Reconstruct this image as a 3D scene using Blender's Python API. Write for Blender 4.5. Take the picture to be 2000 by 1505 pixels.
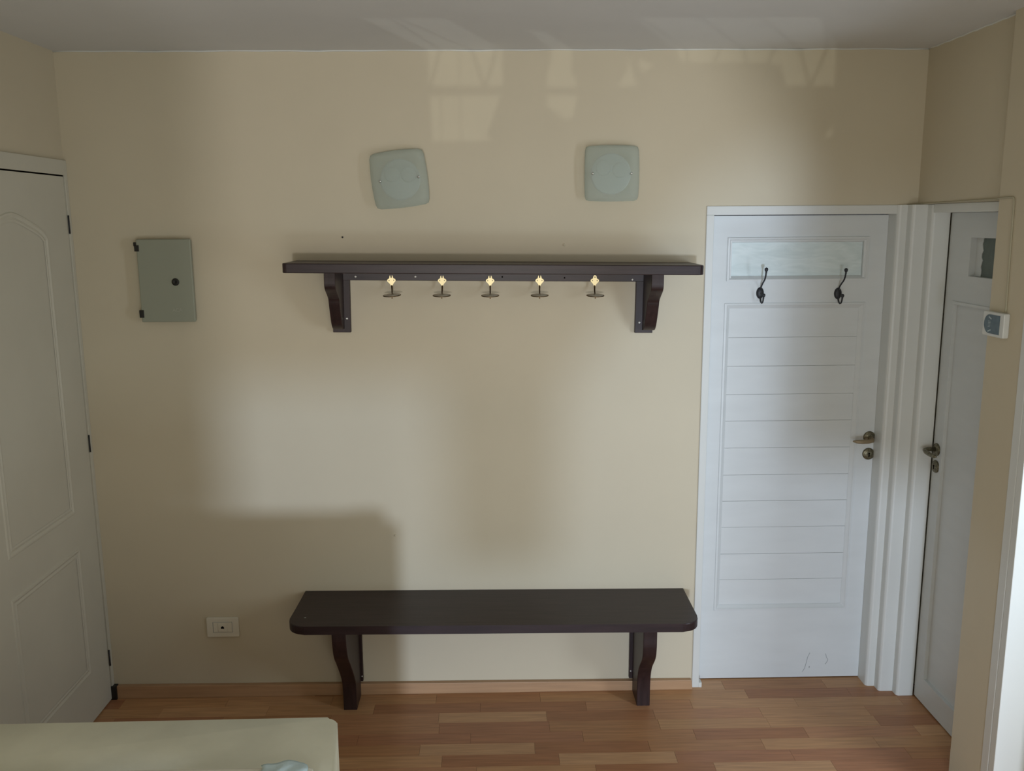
import bpy, bmesh, math, random
from mathutils import Vector, Matrix
random.seed(7)
S = bpy.context.scene
for o in list(bpy.data.objects): bpy.data.objects.remove(o)
COL = S.collection

# ---------------------------------------------------------------- camera
cd = bpy.data.cameras.new('camera'); cam = bpy.data.objects.new('camera', cd); COL.objects.link(cam)
F, P, YAW, ROLL = 1755.1, .1805, .0191, -.0067
cd.sensor_width = 36; cd.lens = F*36/2000; cd.clip_start = .02
fw = Vector((math.sin(YAW)*math.cos(P), math.cos(YAW)*math.cos(P), -math.sin(P)))
r = Vector((math.cos(YAW), -math.sin(YAW), 0)); u = r.cross(fw)
r2 = r*math.cos(ROLL)+u*math.sin(ROLL); u2 = -r*math.sin(ROLL)+u*math.cos(ROLL)
M = Matrix((r2, u2, -fw)).transposed().to_4x4(); M.translation = Vector((-.0469, -3.5847, 1.9909))
cam.matrix_world = M; S.camera = cam

# ---------------------------------------------------------------- world, lights, exposure
w = bpy.data.worlds.new('world'); S.world = w; w.use_nodes = True
w.node_tree.nodes['Background'].inputs[0].default_value = (.62, .72, .85, 1)
w.node_tree.nodes['Background'].inputs[1].default_value = .05
S.view_settings.view_transform = 'Standard'; S.view_settings.look = 'None'
S.view_settings.exposure = -.42; S.view_settings.gamma = 1; S.view_settings.use_curve_mapping = False

YR = -4.4                       # plane of the wall behind the camera
KEY = Vector((-.25, -10, .70))    # low sunlit ground outside the rear wall openings
GLINT = Vector((-3.1, -9, -1.5))

def area(name, loc, target, sx, sy, power, col):
    l = bpy.data.lights.new(name, 'AREA'); l.shape = 'RECTANGLE'; l.size = sx; l.size_y = sy; l.energy = power; l.color = col
    o = bpy.data.objects.new(name, l); COL.objects.link(o); o.location = loc
    o.rotation_euler = (Vector(target)-Vector(loc)).to_track_quat('-Z', 'Y').to_euler(); return o
def spot(name, loc, target, radius, power, col, ang, blend=.1):
    l = bpy.data.lights.new(name, 'SPOT'); l.energy = power; l.color = col; l.shadow_soft_size = radius
    l.spot_size = math.radians(ang); l.spot_blend = blend
    o = bpy.data.objects.new(name, l); COL.objects.link(o); o.location = loc
    o.rotation_euler = (Vector(target)-Vector(loc)).to_track_quat('-Z', 'Y').to_euler(); return o
spot('key_daylight', KEY, (.1, 0, 1.3), .20, 1900, (.66, .79, 1), 34)
spot('glint_daylight', GLINT, (.75, 0, 2.5), .012, 430, (.98, 1, .90), 22)
area('rear_window_daylight', (.15, -4.25, 1.30), (.15, 0, 1.35), 1.7, 1.5, 27, (1, .95, .83))
area('ceiling_fill', (.1, -3.9, .25), (.1, -2.6, 2.6), 1.8, .5, 19, (.76, .91, 1))  # low fill lamp added to brighten the ceiling
area('side_room_daylight', (2.30, -1.95, 1.35), (2.12, -.9, 1.25), .5, 1.3, 36, (.77, .88, 1))

# ---------------------------------------------------------------- helpers
def new_obj(name, me, mat=None, parent=None, loc=None):
    o = bpy.data.objects.new(name, me); COL.objects.link(o)
    if mat is not None:
        me.materials.clear(); me.materials.append(mat)
    if parent is not None: o.parent = parent
    if loc is not None: o.location = loc
    return o
def fin(name, bm, mat, parent=None, smooth=False):
    bmesh.ops.recalc_face_normals(bm, faces=bm.faces[:])
    me = bpy.data.meshes.new(name); bm.to_mesh(me); bm.free()
    if smooth:
        for p in me.polygons: p.use_smooth = True
    return new_obj(name, me, mat, parent)
def addbox(bm, x0, x1, y0, y1, z0, z1):
    v = [bm.verts.new((x, y, z)) for x in (x0, x1) for y in (y0, y1) for z in (z0, z1)]
    for f in ((0, 1, 3, 2), (4, 6, 7, 5), (0, 4, 5, 1), (2, 3, 7, 6), (0, 2, 6, 4), (1, 5, 7, 3)):
        bm.faces.new([v[i] for i in f])
    return v
def box(name, x0, x1, y0, y1, z0, z1, mat, parent=None, bev=0, seg=2):
    bm = bmesh.new(); addbox(bm, x0, x1, y0, y1, z0, z1)
    if bev: bmesh.ops.bevel(bm, geom=bm.edges[:], offset=bev, segments=seg, profile=.5, affect='EDGES')
    return fin(name, bm, mat, parent)
def boxes(name, L, mat, parent=None, bev=0):
    bm = bmesh.new()
    for b in L: addbox(bm, *b)
    if bev: bmesh.ops.bevel(bm, geom=bm.edges[:], offset=bev, segments=2, profile=.5, affect='EDGES')
    return fin(name, bm, mat, parent)
def prism(name, pts, fn, a, b, mat, parent=None, bev=0, smooth=False):
    """polygon pts (u,v) extruded between a and b; fn(u,v,t)->xyz"""
    bm = bmesh.new()
    A = [bm.verts.new(fn(p[0], p[1], a)) for p in pts]; B = [bm.verts.new(fn(p[0], p[1], b)) for p in pts]
    n = len(pts); bm.faces.new(A); bm.faces.new(B[::-1])
    for i in range(n): bm.faces.new((A[i], B[i], B[(i+1) % n], A[(i+1) % n]))
    bmesh.ops.recalc_face_normals(bm, faces=bm.faces[:])
    if bev:
        caps = [e for e in bm.edges if len(e.link_faces) == 2 and any(len(f.verts) == n for f in e.link_faces)]
        bmesh.ops.bevel(bm, geom=caps, offset=bev, segments=2, profile=.5, affect='EDGES')
    return fin(name, bm, mat, parent, smooth)
XZ = lambda u_, v_, t: (u_, t, v_)
YZ = lambda u_, v_, t: (t, u_, v_)
XY = lambda u_, v_, t: (u_, v_, t)
def arc(cx, cy, r_, a0, a1, n=8):
    return [(cx+r_*math.cos(math.radians(a0+(a1-a0)*i/n)), cy+r_*math.sin(math.radians(a0+(a1-a0)*i/n))) for i in range(n+1)]
def smoothpts(pts, n=5):
    out = []
    for i in range(len(pts)-1):
        p0 = pts[max(i-1, 0)]; p1 = pts[i]; p2 = pts[i+1]; p3 = pts[min(i+2, len(pts)-1)]
        for k in range(n):
            t = k/n
            out.append(tuple(.5*((2*p1[j])+(-p0[j]+p2[j])*t+(2*p0[j]-5*p1[j]+4*p2[j]-p3[j])*t*t+(-p0[j]+3*p1[j]-3*p2[j]+p3[j])*t**3) for j in range(len(p1))))
    out.append(tuple(pts[-1])); return out
def tube(name, pts, rad, mat, parent=None, n=10, flat=1.0):
    """rad: number or list; tube along pts"""
    bm = bmesh.new(); rings = []
    m = len(pts); R_ = rad if isinstance(rad, (list, tuple)) else [rad]*m
    prev = None
    for i, p in enumerate(pts):
        a = Vector(pts[max(i-1, 0)]); b = Vector(pts[min(i+1, m-1)]); t = (b-a).normalized()
        if prev is None:
            x = t.orthogonal().normalized()
        else:
            x = (prev-t*prev.dot(t)).normalized()
        prev = x; y = t.cross(x)
        rings.append([bm.verts.new(Vector(p)+(x*math.cos(2*math.pi*k/n)+y*math.sin(2*math.pi*k/n))*R_[i]) for k in range(n)])
    for i in range(m-1):
        for k in range(n): bm.faces.new((rings[i][k], rings[i][(k+1) % n], rings[i+1][(k+1) % n], rings[i+1][k]))
    bm.faces.new(rings[0][::-1]); bm.faces.new(rings[-1])
    return fin(name, bm, mat, parent, True)
def lathe(name, prof, mat, parent=None, n=24, M_=None, smooth=True):
    """prof list of (radius, height) about +Z; M_ places it"""
    bm = bmesh.new(); rings = []
    for (r_, h_) in prof:
        if r_ < 1e-6: rings.append([bm.verts.new((0, 0, h_))])
        else: rings.append([bm.verts.new((r_*math.cos(2*math.pi*k/n), r_*math.sin(2*math.pi*k/n), h_)) for k in range(n)])
    for a, b in zip(rings, rings[1:]):
        for k in range(n):
            k2 = (k+1) % n
            if len(a) == 1 and len(b) == 1: continue
            if len(a) == 1: bm.faces.new((a[0], b[k], b[k2]))
            elif len(b) == 1: bm.faces.new((a[k], b[0], a[k2]))
            else: bm.faces.new((a[k], b[k], b[k2], a[k2]))
    if M_ is not None: bmesh.ops.transform(bm, matrix=M_, verts=bm.verts[:])
    return fin(name, bm, mat, parent, smooth)
FRONT = Matrix.Rotation(math.radians(90), 4, 'X')       # +Z -> -Y  (towards the camera)
LEFTW = Matrix.Rotation(math.radians(-90), 4, 'Y')      # +Z -> -X
def at(x, y, z, R_=None):
    m = Matrix.Translation((x, y, z)); return m @ R_ if R_ is not None else m
def plate2d(name, outer, holes, thick, mat, parent=None, M_=None):
    """flat plate with holes, built from a filled 2D curve and turned into a mesh"""
    cu = bpy.data.curves.new(name, 'CURVE'); cu.dimensions = '2D'; cu.fill_mode = 'BOTH'; cu.extrude = thick/2
    for ring in [outer]+holes:
        sp = cu.splines.new('POLY'); sp.points.add(len(ring)-1)
        for i, p in enumerate(ring): sp.points[i].co = (p[0], p[1], 0, 1)
        sp.use_cyclic_u = True
    o = bpy.data.objects.new(name+'_c', cu); COL.objects.link(o)
    dg = bpy.context.evaluated_depsgraph_get(); me = bpy.data.meshes.new_from_object(o.evaluated_get(dg))
    bpy.data.objects.remove(o); me.name = name
    if M_ is not None: me.transform(M_)
    return new_obj(name, me, mat, parent)
def empty(name, loc=(0, 0, 0)):
    o = bpy.data.objects.new(name, None); o.empty_display_size = .1; COL.objects.link(o); o.location = loc; return o
def tag(o, label, cat, group=None):
    o['label'] = label; o['category'] = cat
    if group: o['group'] = group
    return o
def st(o): o['kind'] = 'structure'; return o
def adopt(parent, kids):
    """keep world placement of kids (built in world space) under an empty that is not at the origin"""
    for k in kids:
        k.parent = parent; k.matrix_parent_inverse = Matrix.Identity(4)
        k.location = Vector(k.location)-Vector(parent.location)

# ---------------------------------------------------------------- materials
def srgb(r_, g_, b_):
    f = lambda c: (c/255/12.92 if c/255 <= .04045 else ((c/255+.055)/1.055)**2.4)
    return (f(r_), f(g_), f(b_), 1)
def mat(name, col, rough=.6, metal=0, spec=.5, noise=None, bump=None, coat=0, alpha=None, trans=0):
    """noise=(scale, amount, (sx,sy,sz)) value mottling; bump=(scale,strength,distance)"""
    m = bpy.data.materials.new(name); m.use_nodes = True; nt = m.node_tree; N = nt.nodes; L = nt.links
    b = N['Principled BSDF']; b.inputs['Base Color'].default_value = col; b.inputs['Roughness'].default_value = rough
    b.inputs['Metallic'].default_value = metal; b.inputs['Specular IOR Level'].default_value = spec
    b.inputs['Coat Weight'].default_value = coat; b.inputs['Transmission Weight'].default_value = trans
    if alpha is not None: b.inputs['Alpha'].default_value = alpha
    tc = N.new('ShaderNodeTexCoord')
    if noise:
        mp = N.new('ShaderNodeMapping'); L.new(tc.outputs['Object'], mp.inputs[0]); mp.inputs['Scale'].default_value = noise[2]
        n = N.new('ShaderNodeTexNoise'); n.inputs['Scale'].default_value = noise[0]; n.inputs['Detail'].default_value = 6
        L.new(mp.outputs[0], n.inputs[0])
        mr = N.new('ShaderNodeMapRange'); mr.inputs[1].default_value = .3; mr.inputs[2].default_value = .7
        mr.inputs[3].default_value = 1-noise[1]; mr.inputs[4].default_value = 1+noise[1]; L.new(n.outputs[0], mr.inputs[0])
        mx = N.new('ShaderNodeVectorMath'); mx.operation = 'SCALE'; mx.inputs[0].default_value = col[:3]
        L.new(mr.outputs[0], mx.inputs['Scale']); L.new(mx.outputs[0], b.inputs['Base Color'])
    if bump:
        n2 = N.new('ShaderNodeTexNoise'); n2.inputs['Scale'].default_value = bump[0]; n2.inputs['Detail'].default_value = 4
        L.new(tc.outputs['Object'], n2.inputs[0])
        bp = N.new('ShaderNodeBump'); bp.inputs['Strength'].default_value = bump[1]; bp.inputs['Distance'].default_value = bump[2]
        L.new(n2.outputs[0], bp.inputs['Height']); L.new(bp.outputs[0], b.inputs['Normal'])
    return m
I3 = (1, 1, 1)
m_wall = mat('cream_wall_paint', srgb(204, 194, 171), .75, spec=.25, noise=(2.2, .025, I3), bump=(60, .12, .002))
m_ceil = mat('ceiling_paint', srgb(208, 208, 206), .9, spec=.2, noise=(3, .02, I3), bump=(40, .15, .002))
m_white = mat('white_gloss_paint', srgb(214, 216, 212), .38, spec=.45, noise=(4, .02, I3), bump=(30, .08, .001))
m_white2 = mat('white_door_paint', srgb(212, 216, 216), .42, spec=.4, noise=(5, .025, (1, 1, 4)), bump=(24, .1, .001))
m_dark = mat('dark_stained_wood', srgb(46, 33, 34), .40, spec=.38, noise=(5, .3, (1.2, 14, 14)), bump=(50, .06, .001))
m_darkv = mat('dark_stained_wood_upright', srgb(46, 31, 30), .42, spec=.36, noise=(5, .3, (14, 14, 1.2)), bump=(50, .06, .001))
m_base = mat('laminate_skirting', srgb(178, 142, 108), .45, noise=(4, .1, (1, 20, 20)))
m_brass = mat('polished_brass', srgb(178, 166, 130), .40, metal=1)
m_bronze = mat('aged_bronze', srgb(120, 98, 66), .33, metal=1)
m_iron = mat('black_cast_iron', srgb(36, 37, 42), .5, spec=.5, bump=(120, .5, .002))
m_chrome = mat('chrome', srgb(215, 215, 215), .18, metal=1)
m_zinc = mat('zinc_screw', srgb(205, 203, 196), .35, metal=.7)
m_black = mat('black_plastic', srgb(22, 20, 16), .5)
m_hole = mat('dark_hole', srgb(14, 11, 9), .9, spec=0)
m_box = mat('grey_enamelled_steel', srgb(150, 153, 137), .5, spec=.4, bump=(90, .1, .001))
m_letter = mat('pale_badge', srgb(168, 168, 155), .5)
m_ivory = mat('ivory_plastic', srgb(224, 220, 205), .4)
m_escut = mat('aged_nickel', srgb(118, 113, 94), .42, metal=.75, noise=(160, .55, I3))
m_lever = mat('worn_bronze_lever', srgb(150, 134, 108), .45, metal=.45)
m_knob = mat('brass_knob_highlight', srgb(248, 238, 214), .22, metal=.1)  # near-white colour paints in the bright highlight of the brass
m_screen = mat('lcd_screen', srgb(78, 98, 106), .25, noise=(60, .15, I3))
m_print = mat('pale_print', srgb(170, 185, 188), .6)
m_sofa = mat('beige_upholstery', srgb(226, 226, 208), .85, spec=.2, noise=(6, .07, I3), bump=(14, .25, .006))
m_sheet = mat('white_sheet', srgb(226, 224, 210), .8, noise=(8, .03, I3), bump=(12, .3, .006))
m_cloth = mat('pale_blue_cloth', srgb(200, 222, 228), .85, noise=(30, .08, I3), bump=(40, .4, .004))
m_scuff = mat('grey_scuff', srgb(158, 162, 164), .7)
m_cable = mat('painted_cable', srgb(176, 170, 146), .6)
m_dimglass = mat('dim_door_pane', srgb(92, 104, 96), .3, spec=.5, noise=(40, .12, I3))

def feather_glass():
    m = mat('feathered_frosted_glass', srgb(196, 212, 212), .35, spec=.5)
    nt = m.node_tree; N = nt.nodes; L = nt.links; b = N['Principled BSDF']
    tc = N.new('ShaderNodeTexCoord'); mp = N.new('ShaderNodeMapping'); mp.inputs['Rotation'].default_value = (0, math.radians(32), 0)
    mp.inputs['Scale'].default_value = (2.2, 1, 9); L.new(tc.outputs['Object'], mp.inputs[0])
    n = N.new('ShaderNodeTexNoise'); n.inputs['Scale'].default_value = 4; n.inputs['Detail'].default_value = 5; n.inputs['Distortion'].default_value = 1.2
    L.new(mp.outputs[0], n.inputs[0])
    cr = N.new('ShaderNodeValToRGB'); cr.color_ramp.elements[0].color = srgb(206, 219, 219); cr.color_ramp.elements[1].color = srgb(221, 232, 232)
    cr.color_ramp.elements[0].position = .35; cr.color_ramp.elements[1].position = .65
    L.new(n.outputs[0], cr.inputs[0]); L.new(cr.outputs[0], b.inputs['Base Color'])
    bp = N.new('ShaderNodeBump'); bp.inputs['Strength'].default_value = .12; bp.inputs['Distance'].default_value = .002
    L.new(n.outputs[0], bp.inputs['Height']); L.new(bp.outputs[0], b.inputs['Normal'])
    return m
m_feather = feather_glass()
m_white3 = mat('off_white_door_paint', srgb(200, 197, 183), .5, spec=.35, noise=(4, .03, I3), bump=(24, .1, .001))

def frosted():
    m = bpy.data.materials.new('frosted_lamp_glass'); m.use_nodes = True; nt = m.node_tree; N = nt.nodes; L = nt.links
    b = N['Principled BSDF']; b.inputs['Base Color'].default_value = srgb(204, 211, 202); b.inputs['Roughness'].default_value = .5
    tr = N.new('ShaderNodeBsdfRefraction'); tr.inputs['Color'].default_value = (.93, .97, .96, 1); tr.inputs['Roughness'].default_value = .19; tr.inputs['IOR'].default_value = 1.03
    tp = N.new('ShaderNodeBsdfTransparent'); tp.inputs[0].default_value = (.92, .95, .94, 1)
    m1 = N.new('ShaderNodeMixShader'); m1.inputs[0].default_value = .65
    mx = N.new('ShaderNodeMixShader'); mx.inputs[0].default_value = .32
    L.new(tp.outputs[0], m1.inputs[1]); L.new(tr.outputs[0], m1.inputs[2])
    L.new(m1.outputs[0], mx.inputs[1]); L.new(b.outputs[0], mx.inputs[2]); L.new(mx.outputs[0], N['Material Output'].inputs[0])
    return m
m_frost = frosted()
def light_filter(name, k, tint=(1, 1, 1)):
    m = bpy.data.materials.new(name); m.use_nodes = True; nt = m.node_tree; N = nt.nodes; L = nt.links
    b = N['Principled BSDF']; b.inputs['Base Color'].default_value = srgb(225, 220, 205); b.inputs['Roughness'].default_value = .9
    tr = N.new('ShaderNodeBsdfTransparent'); tr.inputs[0].default_value = (*tint, 1)
    mx = N.new('ShaderNodeMixShader'); mx.inputs[0].default_value = 1-k
    L.new(tr.outputs[0], mx.inputs[1]); L.new(b.outputs[0], mx.inputs[2]); L.new(mx.outputs[0], N['Material Output'].inputs[0])
    return m
m_filter = light_filter('upper_light_filter', .74, (1, .90, .80))  # added filters that weaken and tint the key light
m_filter2 = light_filter('denser_light_filter', .62, (1, .94, .86))
m_filter3 = light_filter('densest_light_filter', .42, (1, .96, .92))
def plank_mat():
    m = bpy.data.materials.new('laminate_strip'); m.use_nodes = True; nt = m.node_tree; N = nt.nodes; L = nt.links
    b = N['Principled BSDF']; b.inputs['Roughness'].default_value = .40; b.inputs['Specular IOR Level'].default_value = .4
    oi = N.new('ShaderNodeObjectInfo'); geo = N.new('ShaderNodeNewGeometry')
    add = N.new('ShaderNodeVectorMath'); add.operation = 'ADD'
    mul = N.new('ShaderNodeVectorMath'); mul.operation = 'SCALE'; mul.inputs['Scale'].default_value = 13.7
    L.new(oi.outputs['Location'], mul.inputs[0]); L.new(geo.outputs['Position'], add.inputs[0]); L.new(mul.outputs[0], add.inputs[1])
    mp = N.new('ShaderNodeMapping'); mp.inputs['Scale'].default_value = (1.6, 26, 1); L.new(add.outputs[0], mp.inputs[0])
    n = N.new('ShaderNodeTexNoise'); n.inputs['Scale'].default_value = 3.5; n.inputs['Detail'].default_value = 7; n.inputs['Distortion'].default_value = .3
    L.new(mp.outputs[0], n.inputs[0])
    mr = N.new('ShaderNodeMapRange'); mr.inputs[1].default_value = .3; mr.inputs[2].default_value = .7; mr.inputs[3].default_value = .84; mr.inputs[4].default_value = 1.14
    L.new(n.outputs[0], mr.inputs[0])
    sc = N.new('ShaderNodeVectorMath'); sc.operation = 'SCALE'; L.new(oi.outputs['Color'], sc.inputs[0]); L.new(mr.outputs[0], sc.inputs['Scale'])
    L.new(sc.outputs[0], b.inputs['Base Color'])
    return m
m_plank = plank_mat()

# ---------------------------------------------------------------- room shell
XL, XR, H = -1.697, 1.629, 2.632
# back wall, with the opening of door_1 on its right
wb = st(boxes('wall_back', [(XL-.12, .792, 0, .20, -.05, H+.1), (.792, 1.60, 0, .20, 2.045, H+.1), (1.60, 1.95, 0, .20, -.05, H+.1)], m_wall))
st(boxes('wall_left', [(XL-.12, XL, -.0, YR, -.05, H+.1)], m_wall))
st(boxes('wall_right', [(XR, 1.90, -.632, 0, 2.047, H+.1),           # above door_2
                        (1.60, 1.90, -.830, -.632, -.05, H+.1),      # pier with the thermostat
                        (1.60, 1.74, -2.0, -.830, 2.12, H+.1),       # above the side opening
                        (1.60, 1.74, YR, -2.0, -.05, H+.1)], m_wall))
st(boxes('ceiling', [(XL-.12, 3.2, YR-.1, .2, H, H+.12)], m_ceil))
st(boxes('wall_side_room', [(3.1, 3.2, YR, .0, -.05, H), (1.90, 3.1, -.82, -.70, -.05, H), (1.74, 3.1, YR-.1, YR, -.05, H), (1.80, 1.95, -.70, 0, -.05, H)], m_white))

# floor: base slab + laminate strips as pieces
fl = st(boxes('floor', [(XL-.12, 3.2, YR, .3, -.06, -.0035)], m_hole))
LEN, WID = .4412, .0750
def strip_mesh(length):
    bm = bmesh.new(); g = .0004
    addbox(bm, g, length-g, g, WID-g, -.003, 0)
    me = bpy.data.meshes.new('plank'); bmesh.ops.recalc_face_normals(bm, faces=bm.faces[:]); bm.to_mesh(me); bm.free(); me.materials.append(m_plank); return me
plank_me = strip_mesh(LEN)
TONES = [srgb(*c) for c in ((189, 144, 102), (178, 130, 90), (193, 150, 110), (168, 118, 82), (184, 135, 97), (197, 153, 112), (173, 122, 88), (191, 146, 104))]
offs = {0: -.31, 1: -.122, 2: -.291, 3: -.284, 4: -.157, 5: -.350, 6: -.261, 7: -.13, -1: .05, -2: -.2}
rng = random.Random(11)
def shade(): return TONES[rng.randrange(len(TONES))]
for row in range(-2, 19):
    y1 = -.027-row*WID; y0 = y1-WID
    off = offs.get(row, rng.uniform(-.4, 0))
    xa, xb = (XL, 1.76)
    if row < -1: xa, xb = .78, 1.62
    k = math.floor((xa-off)/LEN)
    while off+k*LEN < xb:
        x0 = off+k*LEN; k += 1
        a, b_ = max(x0, xa), min(x0+LEN, xb)
        if b_-a < .01: continue
        me = plank_me if (b_-a) > LEN-1e-4 else strip_mesh(b_-a)
        o = bpy.data.objects.new('plank', me); COL.objects.link(o); o.parent = fl; o.location = (a, y0, 0); o.color = shade()
# nearer the camera and in the side room: the same strips joined
bm = bmesh.new(); y = -.027-19*WID
while y > YR:
    x = XL-rng.uniform(0, .4)
    while x < 3.1:
        addbox(bm, max(x, XL)+.0004, x+LEN-.0004, max(y-WID, YR)+.0004, y-.0004, -.003, 0); x += LEN
    y -= WID
far = fin('plank_field', bm, m_plank, fl); far['kind'] = 'stuff'; far.color = TONES[0]
bm = bmesh.new(); addbox(bm, 1.90, 3.1, -1.45, -.82, -.003, 0); f2 = fin('side_room_boards', bm, m_plank, fl); f2.color = TONES[1]; f2['kind'] = 'stuff'

# skirting along the back wall (slightly out of level, as in the photo)
sk = prism('baseboard_back', [(-1.672, 0), (.792, 0), (.786, .0435), (-1.672, .0575)], XZ, 0, -.022, m_base, None, bev=.0025); st(sk)
box('corner_cap', -1.70, -1.668, -.030, 0, 0, .060, m_black, sk, bev=.003)

# casings of the two doors in the corner
t1 = st(boxes('trim_1', [(.792, .822, -.006, .075, .0, 2.010), (.792, 1.60, -.006, .075, 2.010, 2.045)], m_white, bev=.0025))
box('flaking_foot', .822, .8345, -.004, .03, -.0, .022, m_white, t1)
# stepped door posts between door_1 and door_2
def post(name, x0, x1, yf, ztop, m=m_white, parent=None, rr=.010):
    pts = [(x1, .10), (x0, .10)] + [(x0+rr-rr*math.cos(math.radians(a)), yf+rr-rr*math.sin(math.radians(a))) for a in (0, 30, 60, 90)] + [(x1, yf)]
    return prism(name, pts, XY, 0, ztop, m, parent)
t2 = st(post('trim_2', 1.545, 1.5825, -.016, 2.0445, rr=.014))
post('middle_post', 1.5825, 1.642, -.060, 2.0445, m_white, t2, .012)
post('outer_post', 1.642, 1.712, -.100, 2.0445, m_white, t2, .012)
# head of door_2
t3 = st(boxes('trim_3', [(1.645, 1.76, -.632, -.100, 2.013, 2.0465)], m_white, bev=.002))
# white casing round the side opening and its lit leaf beyond
t4 = st(boxes('trim_4', [(1.598, 1.745, -.872, -.830, 0, 2.12), (1.598, 1.745, -2.0, -.905, 2.05, 2.12)], m_white, bev=.003))

# ---------------------------------------------------------------- door_1 (white, in the back wall)
Y1 = .065
d1 = st(empty('door_1', (1.2, Y1, 0)))
K = []
X0, X1 = .8245, 1.5445
PX0, PX1, PZ0, PZ1 = .902, 1.464, .328, 1.650
GX0, GX1, GZ0, GZ1 = .915, 1.452, 1.760, 1.901
K.append(boxes('door_leaf', [(X0, PX0, Y1, Y1+.04, .004, 2.007), (PX1, X1, Y1, Y1+.04, .004, 2.007),
                             (PX0, PX1, Y1, Y1+.04, .004, PZ0), (PX0, PX1, Y1, Y1+.04, PZ1, GZ0-.004),
                             (PX0, PX1, Y1, Y1+.04, GZ1+.004, 2.007),
                             (PX0, GX0, Y1, Y1+.04, GZ0-.004, GZ1+.004), (GX1, PX1, Y1, Y1+.04, GZ0-.004, GZ1+.004)], m_white2))
def frame(name, x0, x1, z0, z1, w_, y_in, y_out, m, parent=None):
    """mitred moulding: outer edge proud at y_out, sloping back to y_in at the opening"""
    bm = bmesh.new()
    o_ = [(x0, z0), (x1, z0), (x1, z1), (x0, z1)]
    def ring(d, y): return [bm.verts.new((x+(d if x == x0 else -d), y, z+(d if z == z0 else -d))) for x, z in o_]
    rs = [ring(0, Y1+.001), ring(0, y_out), ring(w_*.35, y_out-.001), ring(w_*.5, y_out+.003), ring(w_, y_in), ring(w_, Y1+.03)]
    for a, b in zip(rs, rs[1:]):
        for i in range(4): bm.faces.new((a[i], a[(i+1) % 4], b[(i+1) % 4], b[i]))
    return fin(name, bm, m, parent)
K.append(frame('pane_moulding', .8975, 1.472, 1.746, 1.9205, .020, Y1+.012, Y1-.006, m_white2))
K.append(frame('panel_moulding', .8935, 1.4715, .322, 1.656, .022, Y1+.008, Y1-.004, m_white2))
K.append(box('pane', GX0-.003, GX1+.003, Y1+.014, Y1+.020, GZ0-.003, GZ1+.003, m_feather))
zs = [.333, .4583, .5752, .6955, .8122, .9276, 1.045, 1.1614, 1.2752, 1.3943, 1.5141, 1.640]
for i in range(len(zs)-1):
    b = box('plank', .908, 1.458, Y1+.010+random.uniform(0, .0012), Y1+.03, zs[i]+.0003, zs[i+1]-.0003, m_white2, None, bev=.0014, seg=2); K.append(b)
K.append(box('panel_backing', .90, 1.466, Y1+.0145, Y1+.022, .32, 1.66, m_white2))
for pts in ([(1.325, .118), (1.316, .095), (1.311, .070), (1.305, .045), (1.296, .028)], [(1.395, .112), (1.400, .095), (1.406, .084), (1.402, .072), (1.395, .062)]):
    K.append(tube('scuff', [(x, Y1-.0002, z) for x, z in smoothpts(pts, 4)], .0011, m_scuff, n=6))
K.append(tube('scuff', [(1.326, Y1-.0002, .054), (1.325, Y1-.0002, .047)], .0018, m_scuff, n=6))
def rosette(parent_list, M_):
    a = lathe('rosette', [(0, 0), (.0255, 0), (.0255, .003), (.0235, .0065), (.019, .0062), (.0175, .008), (.010, .0095), (0, .0095)], m_escut, M_=M_); parent_list.append(a); return a
rosette(K, at(1.5245, Y1, 1.089, FRONT))
h = tube('handle', [(1.5245, Y1-.006, 1.088), (1.524, Y1-.035, 1.087), (1.518, Y1-.050, 1.085), (1.500, Y1-.055, 1.083), (1.475, Y1-.056, 1.083), (1.450, Y1-.054, 1.083), (1.436, Y1-.050, 1.084)],
         [.009, .0085, .0085, .0085, .0095, .0075, .003], m_lever); K.append(h); h['label'] = 'warm bronze lever handle'
e = rosette(K, at(1.525, Y1, 1.017, FRONT)); e.name = 'key_rosette'
K.append(prism('keyhole', arc(1.525, 1.020, .004, -60, 240)+[(1.5225, 1.006), (1.5275, 1.006)], XZ, Y1-.0092, Y1-.0102, m_hole))
adopt(d1, K)

# ---------------------------------------------------------------- door_2 (in the recess of the right wall)
X2 = 1.717
d2 = st(empty('door_2', (X2, -.5, 0))); K = []
def yzbox(y0, y1, z0, z1, xa=X2, xb=X2+.04): return (xa, xb, y0, y1, z0, z1)
PY0, PY1 = -.90, -.165
K.append(boxes('door_leaf', [yzbox(-.165, -.1015, .006, 2.012), yzbox(-.257, -.165, .006, .10), yzbox(-.257, -.165, 1.679, 2.012), yzbox(-.95, -.80, .006, 2.012), yzbox(-.80, -.257, 1.921, 2.012), yzbox(-.80, -.257, .006, .10),
                             yzbox(-.80, -.257, 1.679, 1.779), yzbox(-.80, -.165, .10, 1.679, X2+.010)], m_white2))
K.append(box('pane', X2+.026, X2+.032, -.80, -.257, 1.779, 1.921, m_dimglass))
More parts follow.
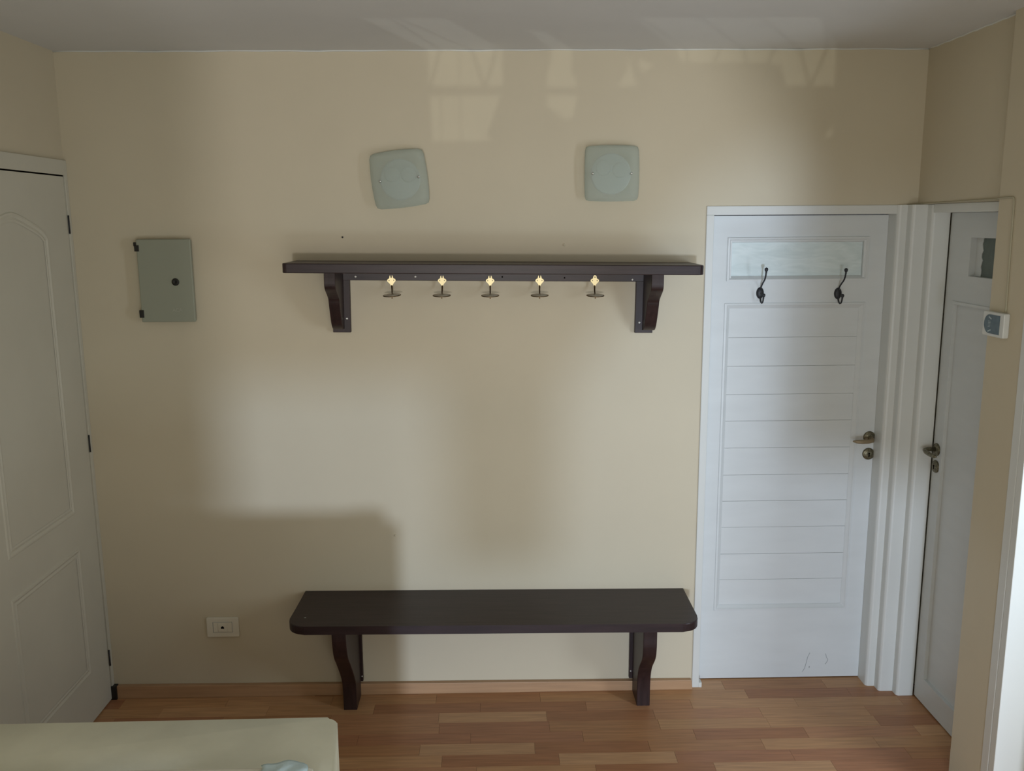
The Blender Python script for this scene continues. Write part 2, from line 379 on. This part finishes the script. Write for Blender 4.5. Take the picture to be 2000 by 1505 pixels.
# torn film strip on the hinge side of the pane
pts = [(-.257, 1.780)]+[(-.2985-.0035*math.sin(k*1.7)-.002*math.sin(k*4.1), 1.780+k*.0118) for k in range(13)]+[(-.257, 1.9205)]
K.append(prism('peeling_film', pts, YZ, X2+.0235, X2+.026, m_white2))
bm = bmesh.new()
for (a, b, c, d) in ((-.80, -.165, 1.668, 1.679), (-.80, -.165, .103, .116), (-.178, -.165, .116, 1.668)):
    addbox(bm, X2-.004, X2+.013, a, b, c, d)
K.append(fin('panel_moulding', bm, m_white2))
rosette(K, at(X2, -.131, 1.083, LEFTW))
h = tube('handle', [(X2-.006, -.131, 1.084), (X2-.040, -.131, 1.085), (X2-.052, -.137, 1.083), (X2-.056, -.155, 1.080), (X2-.056, -.185, 1.078), (X2-.054, -.215, 1.078), (X2-.050, -.228, 1.079)],
         [.009, .0085, .0085, .0085, .0085, .0075, .003], m_escut); K.append(h)
e = rosette(K, at(X2, -.134, 1.014, LEFTW)); e.name = 'key_rosette'
K.append(prism('keyhole', arc(-.134, 1.017, .004, -60, 240)+[(-.1365, 1.003), (-.1315, 1.003)], YZ, X2-.0092, X2-.0102, m_hole))
adopt(d2, K)

# ---------------------------------------------------------------- door_3 (embossed leaf on the left wall, hinged in the corner)
X3 = -1.690
d3 = st(empty('door_3', (X3, -.45, 0))); K = []
ZT = 2.171
def emboss(name, outline, w_, deep):
    """sunk moulding following a closed outline in the plane x=X3 (points y,z)"""
    bm = bmesh.new(); n = len(outline)
    c = Vector((sum(p[0] for p in outline)/n, sum(p[1] for p in outline)/n))
    def off(d, x):
        out = []
        for i in range(n):
            p = Vector(outline[i]); a = Vector(outline[i-1]); b = Vector(outline[(i+1) % n])
            t1_ = (p-a).normalized(); t2_ = (b-p).normalized(); nrm = Vector((-(t1_.y+t2_.y), t1_.x+t2_.x)).normalized()
            if nrm.dot(c-p) < 0: nrm = -nrm
            k = d/max(.5, abs(nrm.dot(Vector((-t1_.y, t1_.x)))))
            q = p+nrm*k; out.append(bm.verts.new((x, q.x, q.y)))
        return out
    rs = [off(0, X3-.0005), off(w_*.12, X3+.004), off(w_*.3, X3+.0045), off(w_*.55, X3+.0005), off(w_*.8, X3+.003), off(w_, X3+.001), ]
    for a, b in zip(rs, rs[1:]):
        for i in range(n): bm.faces.new((a[i], a[(i+1) % n], b[(i+1) % n], b[i]))
    return fin(name, bm, m_white3, None, False)
K.append(box('door_leaf', X3-.035, X3, -.86, -.028, .006, ZT, m_white3, bev=.0015))
up = [(-.195, .880), (-.195, 1.93)]+smoothpts([(-.195, 1.945), (-.235, 1.975), (-.30, 2.00), (-.44, 2.035), (-.58, 2.00), (-.645, 1.975), (-.685, 1.945)], 4)+[(-.685, .880)]
K.append(emboss('upper_panel', up, .034, .004))
K.append(emboss('lower_panel', [(-.185, .205), (-.185, .742), (-.695, .742), (-.695, .205)], .034, .004))
for z in (.19, 1.12, 1.99):
    K.append(tube('hinge', [(X3+.004, -.024, z-.035), (X3+.004, -.024, z+.035)], .0032, m_iron, n=10))
adopt(d3, K)
t5 = st(boxes('trim_5', [(XL, X3+.004, -.022, -.0, 0, 2.232), (XL, X3+.006, -.90, -.022, 2.176, 2.232)], m_white3, bev=.0015))

# ---------------------------------------------------------------- door_4: lit white leaf standing open in the side opening
d4 = st(empty('door_4', (1.75, -.925, 0)))
K = [box('door_leaf', 1.5985, 2.42, -.905, -.874, .006, 2.04, m_white, bev=.002)]
for z0, z1 in ((.15, .95), (1.10, 1.90)):
    K.append(boxes('panel_moulding', [(1.74, 2.30, -.911, -.905, z0, z0+.02), (1.74, 2.30, -.911, -.905, z1-.02, z1), (1.74, 1.76, -.911, -.905, z0, z1), (2.28, 2.30, -.911, -.905, z0, z1)], m_white))
adopt(d4, K)

# ---------------------------------------------------------------- unseen rear wall, openings cut to shape the light (behind the camera)
def thr(src, x, z):
    t = (YR-src.y)/(0-src.y)
    return (src.x+(x-src.x)*t, src.z+(z-src.z)*t)
keyhole_W = [(-1.15, -.30), (1.80, -.30), (1.80, 2.10), (1.18, 2.15), (1.0, 2.40), (.70, 2.9), (.4, 3.3), (-1.15, 3.3)]
holes = [[thr(KEY, *p) for p in keyhole_W]]
GW = [[(-.292, 2.495), (-.002, 2.495), (-.002, 2.9), (-.292, 2.9)],
      [(-.289, 2.470), (-.012, 2.470), (-.052, 2.36), (-.066, 2.325), (-.034, 2.292), (-.282, 2.292)],
      [(.158, 2.49), (.283, 2.49), (.283, 2.52), (.262, 2.55), (.266, 2.8), (.20, 2.8), (.176, 2.60), (.158, 2.53)],
      [(.158, 2.470), (.283, 2.470), (.268, 2.385), (.236, 2.368), (.196, 2.392), (.158, 2.42)],
      [(.462, 2.62), (.474, 2.615), (.518, 2.492), (.430, 2.492), (.468, 2.555)],
      [(.496, 2.607), (.578, 2.582), (.526, 2.540)],
      [(.640, 2.66), (.640, 2.9), (1.338, 2.9), (1.338, 2.492), (1.078, 2.492), (1.055, 2.565), (1.01, 2.578), (.672, 2.578)],
      [(1.331, 2.440), (1.326, 2.305), (1.235, 2.298)]]
holes += [[thr(GLINT, *p) for p in g] for g in GW]
rear = plate2d('wall_rear', [(XL-.12, -3), (3.3, -3), (3.3, 3.0), (XL-.12, 3.0)], holes, .012, m_wall, None, at(0, YR, 0, Matrix.Rotation(math.radians(90), 4, 'X')))
st(rear)
# bars added across the small openings, drawing thin lines into the light
def bar(a, b, w_=.0030):
    p, q = Vector(thr(GLINT, *a)), Vector(thr(GLINT, *b)); return tube('gobo_bar', [(p.x, YR, p.y), (q.x, YR, q.y)], w_, m_iron, rear, n=6)
for a, b in (((-.235, 2.66), (-.285, 2.49)), ((-.13, 2.66), (-.075, 2.49)), ((-.02, 2.66), (-.075, 2.49)), ((.690, 2.66), (.705, 2.57)), ((.83, 2.66), (.80, 2.57)),
             ((.905, 2.66), (.93, 2.57)), ((1.045, 2.66), (1.005, 2.57)), ((1.12, 2.66), (1.178, 2.49)), ((1.245, 2.66), (1.178, 2.49)),
             ((-.235, 2.66), (-.13, 3.3)), ((-.13, 2.66), (-.235, 3.3)), ((.69, 2.66), (.60, 3.3)), ((.905, 2.66), (.80, 3.3)), ((1.12, 2.66), (1.0, 3.3)), ((1.245, 2.66), (1.35, 3.3))):
    bar(a, b)
bar((-.245, 2.47), (-.245, 2.29), .0012); bar((-.17, 2.66), (-.17, 2.29), .0012)
# unseen filters added to dim the key light: upper band, centre, right side
def panel(name, W, m, dy=0):
    pts = [thr(KEY, *p) for p in W]; return prism(name, pts, XZ, YR+.03+dy, YR+.031+dy, m, rear)
panel('upper_light_filter', [(-1.3, 1.36), (.25, 1.36), (.55, 1.75), (.75, 2.1), (.95, 2.25), (1.3, 2.3), (1.3, 3.4), (-1.3, 3.4)], m_filter)
panel('centre_light_filter', [(-.24, .55), (.20, .55), (.24, 1.36), (-.28, 1.36)], m_filter2)
panel('side_light_filter', [(1.18, 1.02), (1.85, .90), (1.85, 2.3), (1.18, 2.3)], m_filter3)
# unseen baffle added outside, keeps key and glint light apart
st(boxes('light_baffle', [(-.875, -.860, -8.2, YR-.02, -3, 3.0)], m_wall))

# ---------------------------------------------------------------- coat shelf
TILT = .0126
sh = empty('coat_shelf', (-.045, 0, 1.80)); tag(sh, 'dark-stained wooden coat shelf on two curved brackets fixed to the cream wall', 'shelf')
K = []
W2, D2 = .780, .255
pts = [(-W2, 0), (W2, 0)]+arc(W2-.035, -D2+.035, .035, 0, -90, 6)+arc(-W2+.018, -D2+.018, .018, -90, -180, 5)
K.append(prism('shelf_board', pts, XY, -.003, .033, m_dark, None, bev=.003))
K.append(box('back_rail', -.640, .630, -.022, 0, -.043, -.003, m_dark, bev=.0015))
prof = [(-.205, -.003), (-.206, -.045), (-.196, -.066), (-.160, -.088), (-.130, -.108), (-.120, -.130), (-.100, -.172), (-.076, -.212), (-.050, -.231), (-.022, -.235)]
prof = smoothpts(prof, 4)+[(-.022, -.003)]
for x0, x1, s in ((-.636, -.594, 1), (.590, .637, -1)):
    K.append(prism('bracket', prof, YZ, x0, x1, m_darkv, None, bev=.002))
for x0, x1, z0 in ((-.640, -.570, -.249), (.562, .633, -.247)):
    K.append(box('back_strip', x0, x1, -.020, 0, z0, -.003, m_darkv, bev=.0015))
def screw(x, y, z, r_=.0045):
    o = lathe('screw', [(0, 0), (r_, 0), (r_, .0008), (r_*.75, .0022), (r_*.35, .0023), (r_*.3, .001), (0, .001)], m_zinc, M_=at(x, y, z, FRONT), n=14); return o
for x, z, y in ((-.546, -.0285, -.022), (-.311, -.0275, -.022), (.546, -.0345, -.022), (-.584, -.194, -.020), (.579, -.205, -.020)):
    K.append(screw(x, y, z))
for x, z in ((.031, -.0265), (.277, -.029)):
    K.append(lathe('screw_hole', [(0, .0), (.0032, 0), (.0032, .0004), (0, .0004)], m_hole, M_=at(x, -.022, z, FRONT), n=12))
for k in K: k.parent = sh
sh.rotation_euler = (0, TILT, 0); sh.location = (-.045, 0, 1.803)

# brass hat hooks under the shelf
def hook_plate():
    pts = []
    key = [(0, .0225), (.0050, .0205), (.0068, .0150), (.0085, .0095), (.0135, .0072), (.0165, .0025), (.0150, -.0030), (.0095, -.0085), (.0055, -.0140), (.0030, -.0210), (.0016, -.0270), (0, -.0285)]
    right = smoothpts(key, 3)
    return right+[(-x, z) for x, z in right[-2:0:-1]]
hp = hook_plate()
def make_hook(name, label, topcut):
    t = empty(name); tag(t, label, 'hook', 'brass hat hooks under the shelf')
    def circ(cx, cz, r_, n=10): return [(cx+r_*math.cos(-2*math.pi*k/n), cz+r_*math.sin(-2*math.pi*k/n)) for k in range(n)]
    R_ = Matrix.Rotation(math.radians(90), 4, 'X')
    hol = [circ(-.0092, .0015, .0019), circ(.0092, .0015, .0019), circ(0, .0150, .0023)]
    outer = hp
    if topcut:      # upper screw hole broken open to the edge
        outer = [p for p in hp if not (abs(p[0]) < .0024 and p[1] > .012)]
        i = max(range(len(outer)), key=lambda k: (outer[k][0] < 0, outer[k][1]))
        outer = outer[:i+1]+[(-.0024, .0130), (0, .0105), (.0024, .0130)]+outer[i+1:]
        hol = hol[:2]
    plate2d('plate', outer, hol, .0022, m_brass, t, at(0, -.0011, 0, R_))
    tube('arm', smoothpts([(0, -.001, -.018), (0, -.004, -.026), (0, -.010, -.036), (0, -.022, -.046), (0, -.036, -.052), (0, -.046, -.058), (0, -.048, -.066)], 3), [.0030]*4+[.0026]*12+[.0022]*3, m_bronze, t, n=8)
    # oval loop with a shallow dish
    n, kx, ky = 36, .0335, .026
    TL = .13
    ring = [(kx*math.cos(2*math.pi*k/n), -.046+ky*math.sin(2*math.pi*k/n), -.0535+TL*ky*math.sin(2*math.pi*k/n)) for k in range(n)]
    bm = bmesh.new(); rr = .0019; rows = []
    for k in range(n):
        a = 2*math.pi*k/n; nx, ny = math.cos(a), math.sin(a)
        rows.append([bm.verts.new((ring[k][0]+nx*rr*math.cos(b), ring[k][1]+ny*rr*math.cos(b), ring[k][2]+rr*math.sin(b))) for b in [2*math.pi*j/8 for j in range(8)]])
    for k in range(n):
        for j in range(8): bm.faces.new((rows[k][j], rows[(k+1) % n][j], rows[(k+1) % n][(j+1) % 8], rows[k][(j+1) % 8]))
    fin('rim', bm, m_bronze, t, True)
    bm = bmesh.new(); bmesh.ops.create_uvsphere(bm, u_segments=32, v_segments=12, radius=1)
    bmesh.ops.transform(bm, matrix=Matrix.Translation((0, -.046, -.0535)) @ Matrix.Rotation(TL, 4, 'X') @ Matrix.Diagonal((kx*.99, ky*1.06, .0056, 1)), verts=bm.verts[:])
    fin('oval_knob', bm, m_knob, t, True)
    return t
HK = [(-.4505, 1.7645, 'leftmost of the five brass hat hooks, its clover plate turned slightly askew', True, -.05, .06),
      (-.2515, 1.7625, 'brass hat hook second from the left under the dark shelf, plate notched on top', True, 0, .0),
      (-.0625, 1.7605, 'middle brass hat hook of five under the dark shelf', True, .0, 0),
      (.1330, 1.7595, 'brass hat hook fourth from the left, loop dipping slightly to the right', True, 0, -.05),
      (.3510, 1.7575, 'rightmost brass hat hook, its clover plate complete with a top screw hole', False, .02, -.03)]
for x, z, lab, cut, rz, ry in HK:
    h = make_hook('brass_hook', lab, cut); h.location = (x, -.0245, z); h.rotation_euler = (0, rz, ry)
# screw in the first hook's left hole
# ---------------------------------------------------------------- bench
be = empty('wall_bench', (-.06, 0, 0)); tag(be, 'long dark-stained wooden bench fixed to the wall on two curved legs', 'bench')
K = []
BT = .461
pts = [(-.795, 0), (.804, 0), (.802, -.262)]+arc(.802-.070, -.272, .070, 0, -90, 8)+arc(-.800+.070, -.272, .070, -90, -180, 8)
tz = lambda x: -.0078*x
bm = bmesh.new()
A = [bm.verts.new((x, y, BT-.0345+tz(x))) for x, y in pts]; B = [bm.verts.new((x, y, BT+tz(x))) for x, y in pts]
bm.faces.new(A[::-1]); bm.faces.new(B)
for i in range(len(pts)): bm.faces.new((A[i], A[(i+1) % len(pts)], B[(i+1) % len(pts)], B[i]))
bmesh.ops.bevel(bm, geom=[e for e in bm.edges if abs(e.verts[0].co.z-e.verts[1].co.z) < .01], offset=.0035, segments=2, profile=.5, affect='EDGES')
K.append(fin('seat_board', bm, m_dark))
for x0, x1, sc_ in ((-.629, -.573, 1.0), (.590, .645, .90)):
    prof = [(-.330, .430), (-.327, .385), (-.305, .318), (-.256, .262), (-.185, .178), (-.150, .120), (-.141, .06), (-.141, 0)]
    if sc_ < 1: prof = [(-.278, .425), (-.276, .370), (-.274, .315), (-.255, .265), (-.186, .193), (-.156, .138), (-.147, .08), (-.146, 0)]
    prof = smoothpts(prof, 5)+[(-.0225, 0), (-.0225, .062), (-.018, .062), (-.018, .430)]
    K.append(prism('leg', prof, YZ, x0, x1, m_darkv, None, bev=.003))
for x0, x1, z0 in ((-.629, -.563, .062), (.576, .645, .055)):
    K.append(box('back_strip', x0, x1, -.019, 0, z0, .427, m_darkv, bev=.0015))
for x, z in ((-.5675, .085), (.5825, .090), (.582, .33), (-.5675, .33)):
    K.append(screw(x, -.019, z, .0035))
K.append(lathe('scratch', [(0, 0), (.004, 0), (.004, .0003), (0, .0003)], m_scuff, M_=at(-.742, -.262, BT+.0058), n=10))
adopt(be, [])
for k in K: k.parent = be

# ---------------------------------------------------------------- wall lamps (frosted glass squares)
def make_lamp(name, label, x, z, rot, bow):
    t = empty(name, (x, 0, z)); tag(t, label, 'lamp', 'frosted glass wall lamps')
    lathe('base_disc', [(0, 0), (.078, 0), (.078, .006), (.072, .010), (0, .010)], m_white, t, 36, at(0, 0, 0, FRONT))
    for sx, sz, rr in ((-.030, .022, .030), (.034, .014, .030)):
        lathe('bulb_holder', [(0, .008), (rr, .008), (rr*.96, .012), (rr*.8, .015), (0, .018)], m_white, t, 20, at(sx, 0, sz, FRONT))
    # glass: bowed outline, slightly domed
    n = 12; hw = .103; bm = bmesh.new(); grid = []
    for j in range(n+1):
        row = []
        for i in range(n+1):
            a, b = i/n*2-1, j/n*2-1
            px = hw*a*(1+bow*(1-b*b)); pz = hw*b*(1+bow*(1-a*a))
            cr = max(0, abs(a)+abs(b)-1.84)*.22; px *= 1-cr; pz *= 1-cr
            y = -.046+.010*(a*a)+.006*(b*b)
            row.append(bm.verts.new((px, y, pz)))
        grid.append(row)
    for j in range(n):
        for i in range(n): bm.faces.new((grid[j][i], grid[j][i+1], grid[j+1][i+1], grid[j+1][i]))
    g = fin('glass_shade', bm, m_frost, t, True)
    md = g.modifiers.new('thickness', 'SOLIDIFY'); md.thickness = .005
    for s in (-1, 1):
        o = lathe('screw', [(0, 0), (.0055, 0), (.0055, .003), (.0035, .0060), (0, .0066)], m_chrome, t, 16, at(s*.0745, -.040, 0, FRONT))
        tube('stand_off', [(s*.0745, -.006, 0), (s*.0745, -.036, 0)], .0035, m_chrome, t, n=10)
    t.rotation_euler = (0, rot, 0)
    return t
make_lamp('wall_lamp', 'tilted square frosted glass wall lamp, left of the pair above the shelf', -.4065, 2.1535, -math.radians(6.2), .055)
make_lamp('wall_lamp', 'level square frosted glass wall lamp, right of the pair, nearer the white door', .4120, 2.1700, 0, .03)

# ---------------------------------------------------------------- distribution box
bx = empty('fuse_box', (-1.328, 0, 1.61)); tag(bx, 'grey steel fuse box with black corner hinges high on the left of the wall', 'fuse box')
b = boxes('body', [(-.101, .099, -.020, 0, .004, .316)], m_box, bx, bev=.002)
b = boxes('lid', [(-.105, .105, -.034, -.021, 0, .322)], m_box, bx, bev=.004)
for z0, z1 in ((.276, .310), (.018, .048)):
    h = boxes('hinge', [(-.112, -.094, -.0365, -.022, z0, z1-.010), (-.116, -.104, -.032, -.018, z1-.014, z1+.001)] if z0 > .1 else [(-.112, -.094, -.0365, -.022, z0, z1)], m_black, bx, bev=.0015); h['label'] = 'black plastic corner hinge'
k = lathe('lock', [(0, 0), (.0145, 0), (.0145, .002), (.012, .004), (.004, .004), (.003, .002), (0, .002)], m_black, bx, 24, at(.0375, -.034, .157, FRONT))
def text(name, s, size, M_, m, parent, ext=.0004):
    cu = bpy.data.curves.new(name, 'FONT'); cu.body = s; cu.size = size; cu.extrude = ext; cu.align_x = 'CENTER'; cu.align_y = 'CENTER'
    o = bpy.data.objects.new(name+'_c', cu); COL.objects.link(o)
    dg = bpy.context.evaluated_depsgraph_get(); me = bpy.data.meshes.new_from_object(o.evaluated_get(dg)); bpy.data.objects.remove(o)
    me.name = name; me.transform(M_); return new_obj(name, me, m, parent)
text('badge', 'ACA', .019, at(.037, -.0345, .047, FRONT), m_letter, bx)

# ---------------------------------------------------------------- socket
so = empty('wall_socket', (-1.208, 0, .3125)); tag(so, 'ivory rectangular wall socket plate with a single jack, low on the left wall', 'socket')
def rrect(w_, h_, r_): return arc(w_-r_, h_-r_, r_, 0, 90, 4)+arc(-w_+r_, h_-r_, r_, 90, 180, 4)+arc(-w_+r_, -h_+r_, r_, 180, 270, 4)+arc(w_-r_, -h_+r_, r_, 270, 360, 4)
prism('cover_plate', rrect(.0675, .0435, .005), XZ, 0, -.009, m_ivory, so, bev=.002)
boxes('groove', [(-.041, -.0395, -.0096, -.008, -.022, .024), (.0395, .041, -.0096, -.008, -.022, .024), (-.041, .041, -.0096, -.008, .0235, .0245), (-.041, .041, -.0096, -.008, -.0225, -.0215)], m_scuff, so)
box('module', -.018, .018, -.0115, -.008, -.020, .022, m_ivory, so, bev=.001)
box('blank_module', -.0385, -.020, -.0108, -.008, -.020, .022, m_ivory, so, bev=.001)
box('blank_module', .020, .0385, -.0108, -.008, -.020, .022, m_ivory, so, bev=.001)
prism('jack_opening', [(-.006, -.006), (-.002, -.0045), (.002, -.0045), (.006, -.006), (.0065, .001), (.0035, .0045), (0, .007), (-.0035, .0045), (-.0065, .001)], XZ, -.0112, -.0122, m_hole, so)

# ---------------------------------------------------------------- coat hooks on door_1
def iron_hook(label, x, z):
    t = empty('iron_coat_hook', (x, Y1, z)); tag(t, label, 'hook', 'black iron coat hooks on the white door')
    bm = bmesh.new(); n = 20
    c0 = bm.verts.new((0, -.010, 0)); rs = []
    for f_, y in ((.45, -.0095), (.8, -.007), (1, -.003), (1, 0)):
        rs.append([bm.verts.new((.0155*f_*math.cos(2*math.pi*k/n), y, .0235*f_*math.sin(2*math.pi*k/n))) for k in range(n)])
    for k in range(n): bm.faces.new((c0, rs[0][k], rs[0][(k+1) % n]))
    for a, b in zip(rs, rs[1:]):
        for k in range(n): bm.faces.new((a[k], a[(k+1) % n], b[(k+1) % n], b[k]))
    fin('plate', bm, m_iron, t, True)
    for sz in (.013, -.013):
        lathe('screw', [(0, 0), (.003, 0), (.002, .002), (0, .0022)], m_iron, t, 10, at(0, -.0075, sz, FRONT))
    tube('upper_arm', smoothpts([(0, -.004, .008), (0, -.014, .026), (0, -.034, .042), (0, -.058, .058), (0, -.070, .076), (0, -.074, .092)], 4), .0032, m_iron, t)
    lathe('knob', [(0, -.009), (.004, -.007), (.0028, -.003), (.0058, .001), (.0072, .007), (.0062, .012), (0, .0155)], m_iron, t, 16, at(0, -.074, .092))
    tube('lower_arm', smoothpts([(0, -.004, -.014), (0, -.012, -.028), (0, -.026, -.038), (0, -.042, -.034), (0, -.050, -.020), (0, -.051, -.010)], 4), .0032, m_iron, t)
    lathe('knob', [(0, -.009), (.004, -.007), (.0028, -.003), (.0058, .001), (.0072, .006), (.0060, .011), (0, .0140)], m_iron, t, 16, at(0, -.0515, -.011, Matrix.Rotation(.15, 4, 'X')))
iron_hook('black iron double coat hook on the white door, left one of two', 1.036, 1.6975)
iron_hook('black iron double coat hook on the white door, right one above the lever side', 1.3555, 1.6930)

# ---------------------------------------------------------------- thermostat and its cable
th = empty('thermostat', (1.60, -.694, 1.650)); tag(th, 'small white wall thermostat with a dark round-sided display beside the narrow door', 'thermostat')
pts = rrect(.062, .040, .006)
prism('housing', pts, lambda a, b, t: (t, a, b), 0, -.020, m_white, th, bev=.003)
hs = th.children[0]
dial = arc(0.020, 0, .031, 90, -90, 14)       # flat side near the camera, round side away from it
dial = [(y_, z_) for y_, z_ in dial]+[(-.040, -.031), (-.040, .031)]
prism('display', dial, lambda a, b, t: (t, a, b), -.0195, -.0212, m_screen, th)
for yy, zz, rr in ((.016, .020, .35), (.016, -.022, -.35)):
    bm = bmesh.new(); addbox(bm, -.0217, -.0211, yy-.009, yy+.009, zz-.0022, zz+.0022)
    bmesh.ops.rotate(bm, cent=(0, yy, zz), matrix=Matrix.Rotation(rr, 3, 'X'), verts=bm.verts[:]); fin('print_mark', bm, m_print, th)
bm = bmesh.new()
for i in range(5):
    addbox(bm, -.0217, -.0211, .012, .026, -.010+i*.0045, -.0085+i*.0045)
fin('print_mark', bm, m_print, th)
cb = tube('thermostat_cable', smoothpts([(1.585, -.003, 2.046), (1.622, -.006, 2.0475), (1.6265, -.10, 2.0485), (1.6265, -.36, 2.0515), (1.620, -.60, 2.0535), (1.598, -.628, 2.0535), (1.5975, -.70, 2.0555), (1.5975, -.720, 2.048), (1.5975, -.7235, 1.99), (1.5975, -.7255, 1.90), (1.5975, -.730, 1.76), (1.5975, -.732, 1.692)], 4), .0030, m_cable)
tag(cb, 'thin paint-covered cable running over the narrow door down to the thermostat', 'cable')

# ---------------------------------------------------------------- small things left in the wall
def nail(label, x, z, y=0, m=m_iron, r_=.0035):
    o = lathe('wall_nail', [(0, 0), (r_, 0), (r_, .003), (r_*.6, .0042), (0, .0045)], m, M_=at(0, 0, 0, FRONT), n=12); o.location = (x, y, z); tag(o, label, 'nail'); return o
nail('tiny dark nail in the wall above the left end of the shelf', -.6394, 1.9345)
nail('painted-over nail head in the wall above the right half of the shelf', .2315, 1.8985, m=m_wall, r_=.005)
nail('faint painted-over nail head in bare wall midway between shelf and bench', -.4696, .7066, m=m_wall, r_=.0045)

# ---------------------------------------------------------------- sofa at the lower left
sf = empty('sofa', (-1.0, -1.55, 0)); tag(sf, 'beige upholstered sofa back at the lower left corner, turned towards the camera', 'sofa')
K = []
SX1 = -.4525; ST = .752; SY = -1.475
SD = .262
pts = [(-1.66, SY), (-1.66, SY-SD)]+arc(SX1+.034-.03, SY-SD+.03, .03, -90, 0, 5)+arc(SX1-.030, SY-.030, .030, 6, 90, 6)
bm = bmesh.new()
A = [bm.verts.new((x, y, .06)) for x, y in pts]; B = [bm.verts.new((x, y, ST)) for x, y in pts]
bm.faces.new(A); bm.faces.new(B)
for i in range(len(pts)): bm.faces.new((A[i], A[(i+1) % len(pts)], B[(i+1) % len(pts)], B[i]))
bmesh.ops.bevel(bm, geom=[e for e in bm.edges if e.verts[0].co.z > .7 and e.verts[1].co.z > .7], offset=.009, segments=3, profile=.5, affect='EDGES')
K.append(fin('backrest', bm, m_sofa, None, True))
K.append(box('seat_base', -1.66, SX1-.012, -2.45, SY-SD-.002, .10, .44, m_sofa, bev=.03, seg=4))
K.append(tube('piping', [(SX1+.004, SY-SD-.0005, ST-.02), (SX1+.004, SY-SD-.0005, .46)], .0022, m_ivory, n=6))
for x in (-1.60, SX1-.06):
    for y_ in (-2.38, -1.54):
        K.append(lathe('foot', [(0, 0), (.018, 0), (.024, .101), (0, .101)], m_darkv, M_=at(x, y_, 0), n=14))
adopt(sf, K)
sh_ = boxes('cushion', [(-1.64, -.4605, -1.90, SY-SD-.004, .441, .7925)], m_sheet, None, bev=.012)
sh_.location = (0, 0, 0); tag(sh_, 'white sheeted cushion standing against the sofa back at the bottom left', 'cushion')
# crumpled cloth
bm = bmesh.new(); n = 14; g = []
for j in range(n+1):
    row = []
    for i in range(n+1):
        a, b = i/n, j/n
        x = -.578+.100*a+.006*math.sin(b*9); y_ = SY-SD-.008-.09*b-.005*math.sin(a*7)
        z = .794+.0080*math.sin(math.pi*min(1, max(0, a*1.02)))**.5*max(0, 1-.5*b)+.0012*math.sin(a*14+b*5)
        row.append(bm.verts.new((x, y_, z)))
    g.append(row)
for j in range(n):
    for i in range(n): bm.faces.new((g[j][i], g[j][i+1], g[j+1][i+1], g[j+1][i]))
cl = fin('cloth', bm, m_cloth, None, True); md = cl.modifiers.new('t', 'SOLIDIFY'); md.thickness = .003; md.offset = 1
tag(cl, 'crumpled pale blue cloth on the white cushion at the bottom edge', 'cloth')
# uneven filler line where the wall meets the ceiling
pts = [(XL+.0+(XR-XL)*i/60, -.001, H-.0015+.0012*math.sin(i*1.7)+.001*math.sin(i*.6)) for i in range(61)]
t6 = st(tube('trim_6', pts, .0034, m_white, n=6))
t7 = st(tube('trim_7', [(XR-.001, -.002-(.628)*i/20, H-.001+.0012*math.sin(i*2.1)) for i in range(21)], .0034, m_white, n=6))
box('gap_shade_strip', XL+.0005, X3-.001, -.86, -.026, 2.165, 2.180, m_hole, t5)  # dark strip painting in the shade of the gap above the leaf
